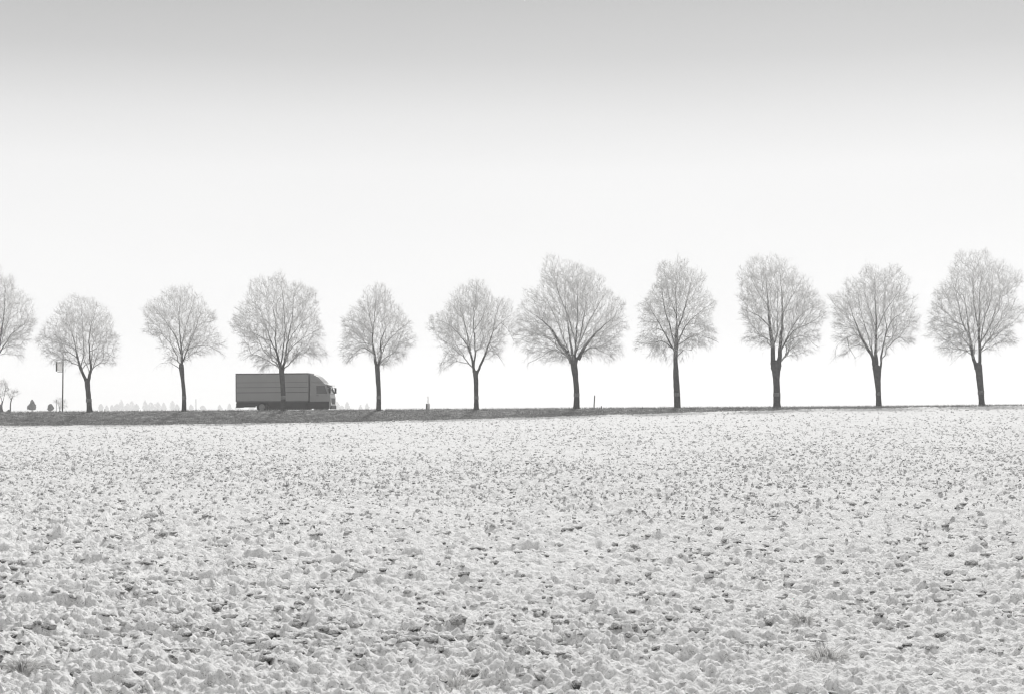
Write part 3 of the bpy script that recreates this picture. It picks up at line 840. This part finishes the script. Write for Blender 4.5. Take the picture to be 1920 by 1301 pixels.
# bare trees and shrubs far behind the road at the left ------------------------------------
PLZ = 1.05
def far_tree(name, px, Yd, trunk, limbs, outline, label, seed, group=None, cat='tree', dens=18, fat=.9):
    return build_tree(name, (px, 768 + F * (ZC - PLZ) / Yd), trunk, limbs, outline, label, cat, group, seed, Yd=Yd, zg=PLZ - .05,
                      dens=dens, twig=1.2, fat=fat, band=False, frost_gain=.7, cap=700, step=.5, twr=2.2)
far_tree('bare_tree', 4, 215, [(4, 776, 3), (3, 760, 2.6), (5, 752, 2.4)], [[(5, 752), (9, 738), (12, 724)], [(4, 752), (-2, 735), (-4, 722)]],
         [(0, 710), (12, 711), (19, 720), (18, 730), (11, 742), (2, 745), (-10, 742), (-14, 726), (-8, 714)],
         'taller bare tree at the left edge, far behind the road', 801)
far_tree('bare_tree', 20, 215, [(19, 776, 2.6), (19.5, 758, 2.2), (22, 746, 2.2)], [[(22, 746), (26, 736), (29, 728)], [(21, 748), (16, 740), (14, 733)]],
         [(26, 727), (34, 732), (36, 740), (30, 746), (22, 748), (14, 744), (13, 735), (18, 730)],
         'shorter bare tree behind the road, right beside the taller bare one', 802)
far_tree('bare_shrub', 112, 300, [(112, 773, 1.6), (112, 764, 1.4)], [[(112, 764), (108, 754), (105, 748)], [(112, 764), (114, 754), (116, 746)], [(112, 766), (120, 756), (124, 748)]],
         [(110, 744), (116, 748), (121, 752), (127, 748), (126, 760), (120, 768), (110, 768), (106, 758), (101, 754), (104, 748)],
         'pale bare shrub far off behind the tall sign pole', 803, cat='shrub')

def leafball(name, px, Yd, hpx, prof, label, seed, group=None, mat=M_EVER, stem=.12, nleaf=900, leaf=.16, cat='tree', zbase=PLZ, skew=0):
    """dense little tree: stem plus many leaf-sized faces inside a profile [(height fraction, half width px)]"""
    r = np.random.default_rng(seed)
    s = Yd / F
    X = (px - 960) * s
    root = empty(name, (X, Yd, zbase))
    tag(root, label, cat, group)
    H = hpx * s
    hf = np.array([p[0] for p in prof]); hw = np.array([p[1] for p in prof]) * s
    MB().tube([(0, 0, -.1), (0.02, 0, H * .5), (0, 0, H * .9)], [stem, stem * .7, stem * .2], 6).build('trunk', M_WOOD if mat is M_EVER else mat, root, smooth=True)
    t = r.uniform(hf[0], hf[-1], nleaf * 3)
    w = np.interp(t, hf, hw)
    keep = r.random(len(t)) < (w / hw.max()) ** 1.2
    t, w = t[keep][:nleaf], w[keep][:nleaf]
    n = len(t)
    th = r.uniform(0, 6.283, n)
    lob = 1 + .22 * np.sin(3 * th + t * 9 + seed) + .10 * np.sin(7 * th - t * 15)
    rad = w * lob * r.uniform(.25, 1.0, n) ** .45
    P = np.stack([np.cos(th) * rad + skew * s * (t - .5), np.sin(th) * rad, t * H], -1)
    nv = r.normal(0, 1, (n, 3)); nv /= np.linalg.norm(nv, axis=1, keepdims=True)
    a = np.cross(nv, r.normal(0, 1, (n, 3))); a /= np.linalg.norm(a, axis=1, keepdims=True)
    b = np.cross(nv, a)
    sz = r.uniform(.6, 1.3, n)[:, None] * leaf
    V = np.stack([P + a * sz, P + b * sz * .7, P - a * sz, P - b * sz * .7], 1).reshape(-1, 3)
    obj('crown', mk_mesh('crown', V, np.arange(4 * n).reshape(-1, 4), smooth=False), mat, root)
    return root
leafball('small_evergreen', 60, 300, 24, [(.22, 3), (.30, 6.8), (.42, 7.6), (.58, 5.6), (.8, 3.0), (1.0, .4)], 'small dark pointed evergreen standing alone behind the road', 811, nleaf=1500)
leafball('small_round_tree', 94.5, 300, 16, [(.26, 2), (.36, 4.2), (.6, 4.8), (.85, 3.4), (1.0, 1)], 'small dark round bush left of the tall sign pole', 812, nleaf=900)
leafball('dark_shrub', -2, 190, 20, [(0, 8), (.25, 6.6), (.6, 4.0), (1.0, .8)], 'dark evergreen shrub at the left edge behind the bank', 813, nleaf=1300, cat='shrub', mat=M_EVER)
leafball('low_shrub', 16, 190, 8.2, [(0, 4), (.5, 3.4), (1.0, .8)], 'low dark shrub at the foot of the shorter bare tree', 814, nleaf=350, cat='shrub', leaf=.12)

# far tree line in the mist: separate little crowns
FAR = [(189, 10, 4), (200, 7, 3), (210, 8, 3.5), (219, 10, 5), (227, 18, 6), (239, 12, 6), (247, 15, 5), (256, 11, 5), (272, 17, 5), (283, 13, 6), (295, 14, 8), (307, 13, 5), (323, 16, 4), (332, 10, 5), (358, 9, 4), (380, 7, 5), (412, 9, 4), (430, 11, 4), (446, 9, 5), (472, 10, 5), (632, 14, 6), (651, 13, 4), (688, 12, 4), (676, 8, 3), (641, 7, 4)]
for k, (px, hp, hw) in enumerate(FAR):
    jag = [(.0, hw * .8), (.3, hw), (.55, hw * .75), (.8, hw * .4), (1.0, .3)] if k % 3 else [(.0, hw * .8), (.4, hw), (.75, hw * .8), (1.0, hw * .2)]
    if 600 < px < 700:
        lab, grp = 'faint conifer on the far horizon between the truck and the pointed tree', 'faint conifers right of the truck'
    else:
        lab, grp = 'faint hazy tree in the far tree line left of the truck', 'hazy trees of the far tree line'
    leafball('distant_tree', px, 1640 + (k * 37) % 240, hp + 2, jag, lab, 900 + k, group=grp, mat=M_FARTREE, stem=.5, nleaf=360, leaf=.85)

# ---------------------------------------------------------------- truck
def build_truck():
    px0, px1 = 449, 627
    Xm = (px0 - 960) * 123.5 / F
    off = 4.9
    X0 = (px0 - 960) / F * (117.7 + off) / (1 + KROW * (px0 - 960) / F)
    Y0 = row_y(X0) + off
    zr = float(crest_z(np.array(X0 + 4))) - .14
    slope = float(crest_z(np.array(X0 + 8)) - crest_z(np.array(X0))) / 8
    LEN = (px1 - px0) * Y0 / F
    root = empty('box_truck', (X0, Y0, zr - slope * 4))
    root.rotation_euler = (0, -math.atan(slope), -math.atan(KROW))
    tag(root, 'grey box truck driving behind the tree row, its cab to the right', 'truck')
    body = plain('truck_body', .31, rough=.45, spec=.4, var=.06, scale=.6)
    cabm = plain('truck_cab', .30, rough=.4, spec=.5, var=.05, scale=.6)
    dark = plain('truck_dark', .030, rough=.6, var=.2)
    trim = plain('truck_trim', .13, rough=.5)
    rubber = plain('tyre_rubber', .03, rough=.85)
    rimm = plain('wheel_rim', .25, rough=.4, metal=.4)
    glass = plain('truck_glass', .05, rough=.12, spec=.6, var=.05)
    white = M_PALE
    W = 1.2          # half width (local y: -W faces the camera)
    H = 3.36
    bx1 = LEN - 1.95
    box = MB().box(0, bx1, -W, W, .93, H).build('cargo_box', body, root, bevel=.03)
    MB().box(-.015, bx1 + .015, -W - .018, W + .018, H - .10, H + .012).build('roof_rail', trim, box)
    MB().box(-.012, bx1 + .012, -W - .014, W + .014, .90, 1.0).build('floor_rail', trim, box)
    MB().box(.02, bx1 - .02, -W - .012, -W - .002, 1.68, 1.74).build('side_stripe', trim, box)
    MB().box(.02, bx1 - .02, -W - .012, -W - .002, 2.13, 2.17).build('side_stripe', trim, box)
    MB().box(.02, bx1 - .02, -W - .010, -W - .002, 2.56, 2.59).build('side_stripe', trim, box)
    for k in range(1, 7):
        x = bx1 * k / 7
        MB().box(x - .02, x + .02, -W - .008, -W + .001, 1.02, H - .12).build('panel_seam', cabm, box)
    MB().box(-.02, .06, -W - .012, W + .012, .96, H - .12).build('rear_frame', trim, box)
    # chassis and skirts
    MB().box(.25, LEN - 1.2, -.45, .45, .55, .88).build('chassis', dark, root)
    MB().box(.05, 1.72, -W + .02, -W + .10, .45, .90).build('rear_skirt', dark, root)
    MB().box(2.85, LEN - 2.15, -W + .02, -W + .08, .22, .90).build('side_skirt', dark, root)
    MB().box(2.85, LEN - 2.15, W - .08, W - .02, .22, .90).build('side_skirt', dark, root)
    MB().box(-.02, .08, -W + .05, W - .05, .42, .56).build('underrun_bar', dark, root)
    # cab with windscreen slope and roof deflector
    c0, c1 = LEN - 1.86, LEN
    prof = [(c0, .40), (c1 - .06, .30), (c1, .55), (c1 - .02, 1.25), (c1 - .10, 1.55), (c1 - .36, 2.36), (c1 - .60, 2.52), (c0 + .05, 2.56)]
    cab = MB().prism(prof, -W + .03, W - .03).build('cab', cabm, root, bevel=.05)
    defl = [(c0 + .02, 2.55), (c1 - .62, 2.52), (c1 - .80, 2.72), (c1 - 1.15, 3.05), (c1 - 1.5, 3.24), (c0 + .02, 3.30)]
    MB().prism(defl, -W + .10, W - .10).build('roof_deflector', cabm, root, bevel=.04)
    MB().prism([(c1 - .085, 1.55), (c1 - .345, 2.36), (c1 - .325, 2.375), (c1 - .06, 1.56)], -W + .12, W - .12).build('windscreen', glass, cab)
    dm = MB().box(c0 + .55, c1 - .42, -W + .015, -W + .04, .95, 2.34).build('door', cabm, cab)
    MB().prism([(c0 + .62, 1.58), (c1 - .30, 1.58), (c1 - .52, 2.28), (c0 + .62, 2.28)], -W - .003, -W + .02).build('side_window', glass, cab)
    MB().box(c0 + .62, c0 + .80, -W - .01, -W + .02, 1.40, 1.45).build('handle', dark, dm)
    MB().prism([(c1 - .40, 2.36), (c1 - .10, 2.26), (c1 - .08, 2.31), (c1 - .42, 2.46)], -W + .06, W - .06).build('sun_visor', white, cab)
    for s_ in (-1, 1):
        mi = MB().box(c1 - .14, c1 + .02, s_ * (W + .10) - .09, s_ * (W + .10) + .09, 1.62, 2.10).build('mirror', dark, cab, bevel=.02)
        MB().tube([(c1 - .25, s_ * (W - .05), 2.12), (c1 - .08, s_ * (W + .08), 2.12)], [.02, .02], 6).build('mirror_arm', dark, mi)
        MB().box(c1 - .06, c1 + .012, s_ * .92 - .14, s_ * .92 + .14, .62, .82).build('headlight', white, cab, bevel=.02)
    MB().box(c1 - .12, c1 + .05, -W + .06, W - .06, .26, .56).build('bumper', dark, cab, bevel=.03)
    MB().box(c1 - .03, c1 + .012, -.75, .75, .70, 1.20).build('grille', dark, cab)
    # lower cab side is dark (step, arch)
    MB().box(c0 - .02, c1 - .16, -W + .018, -W + .05, .30, .92).build('cab_step', dark, root)
    def wheel(x, y, r=.47, w=.28):
        R = 18
        V, Q, T = [], [], []
        t = MB()
        ring = [(r * .58, -w / 2), (r * .94, -w / 2), (r, -w * .36), (r, w * .36), (r * .94, w / 2), (r * .58, w / 2)]
        for i in range(R):
            a = 2 * math.pi * i / R
            for rr, yy in ring: V.append((rr * math.cos(a), yy, rr * math.sin(a)))
        n = len(ring)
        for i in range(R):
            for k in range(n):
                Q.append((i * n + k, i * n + (k + 1) % n, ((i + 1) % R) * n + (k + 1) % n, ((i + 1) % R) * n + k))
        wroot = obj('wheel', mk_mesh('wheel', V, Q), rubber, root, (x, y, r))
        m = MB()
        poly = [(r * .59 * math.cos(2 * math.pi * i / R), r * .59 * math.sin(2 * math.pi * i / R)) for i in range(R)]
        m.prism(poly, -w * .30, w * .30)
        hubp = [(r * .2 * math.cos(2 * math.pi * i / 10), r * .2 * math.sin(2 * math.pi * i / 10)) for i in range(10)]
        m.prism(hubp, -w * .5, w * .5)
        m.build('rim', rimm, wroot)
    for x in (2.25, LEN - 1.05):
        for y in (-W + .20, W - .20):
            wheel(x, y)
    MB().prism([(1.70, .90), (1.72, .62), (1.86, .86), (2.25, 1.02), (2.64, .86), (2.80, .62), (2.82, .90), (2.6, .93), (1.9, .93)], -W + .02, -W + .08).build('mudguard', dark, root)
    for s_ in (-1, 1):
        MB().box(-.035, -.012, s_ * .95 - .12, s_ * .95 + .12, .62, .80).build('tail_light', trim, root)
    return root
build_truck()

# ---------------------------------------------------------------- posts and poles
def ground_point(px, off):
    u = (px - 960) / F
    Y = (117.7 + off) / (1 + KROW * u)
    X = u * Y
    z = float(bank_z(np.array(X), min(off, CREST_OFF)))
    if off > 1.5: z = float(crest_z(np.array(X))) - .12
    return X, Y, z

X, Y, z = ground_point(117, 2.0)
s = Y / F
sp = empty('sign_pole', (X, Y, z - .1))
tag(sp, 'tall thin dark pole with a small upright panel, left of the forked tree', 'sign pole')
MB().tube([(0, 0, 0), (.03, 0, 2.6), (.06, 0, 5.15)], [.056, .052, .045], 10).build('post', M_DARKM, sp, smooth=True)
top = 4.55
pn = MB()
pn._add([(.03, -.02, top - .85), (-.40, -.30, top - .80), (-.40, -.30, top - .02), (.03, -.02, top - .02),
         (.05, .02, top - .85), (-.38, -.26, top - .80), (-.38, -.26, top - .02), (.05, .02, top - .02)],
        [(0, 1, 2, 3), (7, 6, 5, 4), (0, 4, 5, 1), (1, 5, 6, 2), (2, 6, 7, 3), (3, 7, 4, 0)])
opal = attr_mat('opal_face', .8, .9, .05)
for nd in [n_ for n_ in opal.node_tree.nodes if n_.type == 'BSDF_PRINCIPLED']:
    tr_ = opal.node_tree.nodes.new('ShaderNodeBsdfTranslucent'); tr_.inputs['Color'].default_value = g(.9)
    mx_ = opal.node_tree.nodes.new('ShaderNodeMixShader'); mx_.inputs[0].default_value = .75
    opal.node_tree.links.new(nd.outputs[0], mx_.inputs[1]); opal.node_tree.links.new(tr_.outputs[0], mx_.inputs[2])
    opal.node_tree.links.new(mx_.outputs[0], opal.node_tree.nodes['Material Output'].inputs['Surface'])
panel = pn.build('sign_panel', opal, sp)
MB().box(-.47, -.37, -.33, -.25, top - .84, top).build('panel_edge', plain('sign_edge', .10, rough=.6), panel)
MB().box(-.42, .04, -.06, -.02, top - .9, top - .86).build('bracket', M_DARKM, sp)

X, Y, z = ground_point(801.5, 2.0)
mp = empty('roadside_marker', (X, Y, z - .05)); s = Y / F
tag(mp, 'short white roadside marker with a dark stripe, between two trunks', 'marker post')
MB().box(-.02, .20, -.08, .08, 0, .72).build('post', M_PALE, mp, bevel=.02)
MB().box(-.13, -.025, -.08, .08, .12, .70).build('dark_stripe', plain('marker_dark', .12, rough=.6), mp)
r = np.random.default_rng(77)
wd = empty('frosted_weed', (X + .02, Y + .5, z - .1))
tag(wd, 'faint feathery frosted weed rising behind the white roadside marker', 'weed')
acc = Acc()
P0 = np.zeros((60, 3)); P1 = np.zeros((60, 3))
zz = np.sort(r.uniform(.75, 1.3, 60))
P0[:, 2] = zz; P1[:, 2] = zz + r.uniform(.06, .22, 60); P1[:, 0] = r.normal(0, .07, 60); P1[:, 1] = r.normal(0, .07, 60)
acc.add(*frusta(P0, P1, np.full(60, .010), np.zeros(60), 3, np.ones(60), np.ones(60), True))
obj('seed_head', acc.mesh('seed_head'), M_TUFT, wd)
MB().tube([(0, 0, 0), (.02, 0, .8), (0, 0, 1.32)], [.012, .01, .006], 5).build('stem', M_GRASS, wd)

def stake(name, px, off, h, rad, lean, mat, label, cat='post'):
    X, Y, z = ground_point(px, off)
    o = MB().tube([(0, 0, -.1), (lean * .5, 0, h * .5), (lean, 0, h * .97), (lean, 0, h)], [rad, rad * .97, rad * .92, rad * .6], 9).build(name, mat, None, (X, Y, z), smooth=False)
    tag(o, label, cat)
    return o
stake('wooden_stake', 1113.5, .9, 1.10, .052, .07, M_WOOD, 'thin leaning stake right of the widest tree')
stake('short_stub', 1127.5, .9, .22, .045, 0, M_WOOD, 'tiny stub of a post just right of the leaning stake')
stake('thin_pole', 367.5, 3.0, 1.15, .022, -.01, M_WOOD, 'thin faint pole left of the truck, right of the left-leaning crown', 'pole')
stake('short_peg', 196.5, 2.6, .38, .03, 0, M_WOOD, 'short peg behind the bank, right of the forked tree', 'peg')
# slim post beyond the road
Yd = 170.; X = (105.5 - 960) * Yd / F
o = MB().tube([(0, 0, 0), (0, 0, .95), (0, 0, 1.9)], [.035, .032, .03], 7).build('slim_post', M_WOOD, None, (X, Yd, 1.0))
tag(o, 'slim post just left of the tall sign pole, behind the bank', 'post')

# ---------------------------------------------------------------- clods on the field
def ico(sub):
    import bmesh
    bm = bmesh.new(); bmesh.ops.create_icosphere(bm, subdivisions=sub, radius=1)
    V = np.array([v.co[:] for v in bm.verts]); T = np.array([[v.index for v in f.verts] for f in bm.faces]); bm.free()
    return V, T
def clod_shape(V, seed):
    r = np.random.default_rng(seed)
    d = V.copy()
    k = np.ones(len(d))
    for _ in range(5):
        ax = r.normal(0, 1, 3); ax /= np.linalg.norm(ax)
        lim = r.uniform(.45, .85)
        dd = d @ ax
        over = np.clip(dd - lim, 0, None)
        d = d - over[:, None] * ax[None] * .92
    for fq, am in ((1.6, .20), (3.4, .11), (7.0, .06)):
        ph = r.uniform(0, 6.28, 6)
        nn = np.sin(V[:, 0] * fq + ph[0] + 1.5 * np.sin(V[:, 1] * fq + ph[1])) * np.sin(V[:, 1] * fq * 1.2 + ph[2] + 1.3 * np.sin(V[:, 2] * fq + ph[3]))
        d *= (1 + am * nn)[:, None]
    d *= np.array([1.0, r.uniform(.6, .9), r.uniform(.45, .75)])
    return d
def field_height(x, y):
    a, b = np.atleast_1d(np.asarray(x, float)), np.atleast_1d(np.asarray(y, float))
    return field_base(a, b) + relief(a, b)
V2, T2 = ico(3)
clod_meshes = [mk_mesh('clod', clod_shape(V2, 40 + k), tris=T2, smooth=True) for k in range(10)]
for m in clod_meshes: m.materials.append(M_CLOD)
r = np.random.default_rng(9)
n = 300
yy = 7.9 * (34 / 7.9) ** (r.random(n) ** 1.1)
xx = r.uniform(-1, 1, n) * (.385 * yy + .6)
# bunch them in rough patches
pick = vnoise(xx * .33 + 7, yy * .33, 21)
for _ in range(4):
    y2 = 7.9 * (34 / 7.9) ** (r.random(n) ** 1.1); x2 = r.uniform(-.385, .385, n) * y2
    p2 = vnoise(x2 * .33 + 7, y2 * .33, 21)
    b = (p2 > pick) & (r.random(n) < .7)
    xx, yy, pick = np.where(b, x2, xx), np.where(b, y2, yy), np.where(b, p2, pick)
zz = field_height(xx, yy)
for k in range(n):
    o = bpy.data.objects.new('clod', clod_meshes[k % 10]); C.objects.link(o)
    sz = r.uniform(.040, .075) * (1.3 if r.random() < .12 else 1)
    o.scale = (sz * r.uniform(.9, 1.6), sz, sz * r.uniform(.8, 1.15))
    o.rotation_euler = (r.normal(0, .38), r.normal(0, .38), r.uniform(0, 6.28))
    o.location = (xx[k], yy[k], zz[k] - sz * .25)
    o.parent = field
# crumbs: many more, too small to tell apart
# far crumbs: small steep ridged lumps, half buried
OCT_V = np.array([[-1, -.55, -.5], [1, -.55, -.5], [1, .55, -.5], [-1, .55, -.5], [-.55, -.05, 1], [.5, .1, .9]], float)
OCT_T = np.array([[0, 1, 5], [0, 5, 4], [2, 3, 4], [2, 4, 5], [1, 2, 5], [3, 0, 4]])
Vs, Ts, base_i = [], [], 0
for sub, n, ya, yb, s0, s1 in ((2, 1700, 7.2, 20, .012, .030), (1, 10500, 9, 58, .024, .060), (0, 150000, 16, 112, .020, .054)):
    V1, T1 = (OCT_V, OCT_T) if sub == 0 else ico(sub)
    if sub == 0:
        shapes = np.array([OCT_V * r.uniform(.7, 1.25, (6, 3)) for k in range(12)])
    else:
        shapes = np.array([clod_shape(V1, 70 + k) for k in range(12)])
    yy = ya * (yb / ya) ** r.random(n) if sub == 2 else 1 / (1 / ya + r.random(n) * (1 / yb - 1 / ya))
    xx = r.uniform(-1, 1, n) * (.40 * yy + 2.5)
    dens_ = vnoise(xx * .33 + 7, yy * .33, 21) * .6 + vnoise(xx * .11, yy * .11, 23) * .4
    ok = r.random(n) < (.25 + 1.1 * dens_) * (sstep(15, 36, yy) if sub == 0 else sstep(60, 30, yy) if sub == 1 else 1)
    xx, yy = xx[ok], yy[ok]; n = len(xx)
    zz = field_height(xx, yy)
    sz = r.uniform(s0, s1, n) ** 1.0 * (1 if sub else .55 + yy / 130)
    S = shapes[r.integers(0, 12, n)] * sz[:, None, None]
    S = S * np.stack([r.uniform(.8, 2.0, n), np.ones(n), r.uniform(.7, 1.1, n)], 1)[:, None, :]
    a, b = r.normal(0, .9, n)[:, None], r.normal(0, .3, n)[:, None]
    x, y, z = S[..., 0], S[..., 1], S[..., 2]
    y, z = y * np.cos(b) - z * np.sin(b), y * np.sin(b) + z * np.cos(b)
    x, y = x * np.cos(a) - y * np.sin(a), x * np.sin(a) + y * np.cos(a)
    P = np.stack([x + xx[:, None], y + yy[:, None], z + (zz - sz * .1)[:, None]], -1)
    Vs.append(P.reshape(-1, 3)); Ts.append((T1[None] + (base_i + np.arange(n) * len(V1))[:, None, None]).reshape(-1, 3)); base_i += n * len(V1)
o = obj('soil_crumbs', mk_mesh('soil_crumbs', np.concatenate(Vs), tris=np.concatenate(Ts)), M_CLOD, field)
o['kind'] = 'stuff'

# frosted tufts among the clods
def tuft(px, py, h, n, spread, label, seed):
    Yd = F * ZC / (py - 768)
    for _ in range(6):
        X = (px - 960) * Yd / F
        z = float(field_height(X, Yd)[0]); Yd = F * (ZC - z) / (py - 768)
    r = np.random.default_rng(seed)
    root = empty('frosted_tuft', (X, Yd, z - .02)); tag(root, label, 'grass tuft', 'frosted grass tufts in the field')
    acc = Acc()
    th = r.uniform(0, 6.28, n); k = r.random(n)
    b = np.stack([np.cos(th) * spread * .45 * k, np.sin(th) * spread * .45 * k, np.zeros(n)], 1)
    hh = h * r.uniform(.45, 1, n)
    m = b + np.stack([np.cos(th) * spread * .3 * k, np.sin(th) * spread * .3 * k, hh * .6], 1)
    t = m + np.stack([np.cos(th) * spread * .5 * k + r.normal(0, .02, n), np.sin(th) * spread * .5 * k, hh * r.uniform(.0, .45, n)], 1)
    w = r.uniform(.004, .008, n)
    acc.add(*frusta(b, m, w, w, 3, np.full(n, .65), np.full(n, .95)))
    acc.add(*frusta(m, t, w, w * 0, 3, np.full(n, .9), np.ones(n), True))
    obj('blades', acc.mesh('blades'), M_TUFT, root)
tuft(1552, 1238, .15, 120, .16, 'largest white frosted grass tuft, low in the right half of the field', 5)
tuft(1508, 1168, .12, 80, .10, 'narrow frosted tuft just above the largest tuft', 6)
tuft(64, 1252, .10, 110, .13, 'small white frosted tuft near the lower left corner', 7)
tuft(855, 1290, .12, 60, .18, 'sparse frosted tuft at the bottom edge, left of the middle', 8)

# ---------------------------------------------------------------- haze: closed box of thin even mist
hz = MB().box(-1300, 1300, -200, 2100, -2.6, 22).build('haze', None)
hm = bpy.data.materials.new('mist'); hm.use_nodes = True
for nd in list(hm.node_tree.nodes):
    if nd.type == 'BSDF_PRINCIPLED': hm.node_tree.nodes.remove(nd)
pv = hm.node_tree.nodes.new('ShaderNodeVolumePrincipled')
pv.inputs['Color'].default_value = (.97, .97, .97, 1)
pv.inputs['Density'].default_value = 0.0008
pv.inputs['Anisotropy'].default_value = 0.35
try:
    pv.inputs['Density Attribute'].default_value = ''
    pv.inputs['Temperature Attribute'].default_value = ''
    pv.inputs['Color Attribute'].default_value = ''
except Exception: pass
ho = [nd for nd in hm.node_tree.nodes if nd.type == 'OUTPUT_MATERIAL'][0]
hm.node_tree.links.new(pv.outputs[0], ho.inputs['Volume'])
hz.data.materials.append(hm)
hz['kind'] = 'stuff'
hz['label'] = 'thin pale winter mist filling the air over the field'
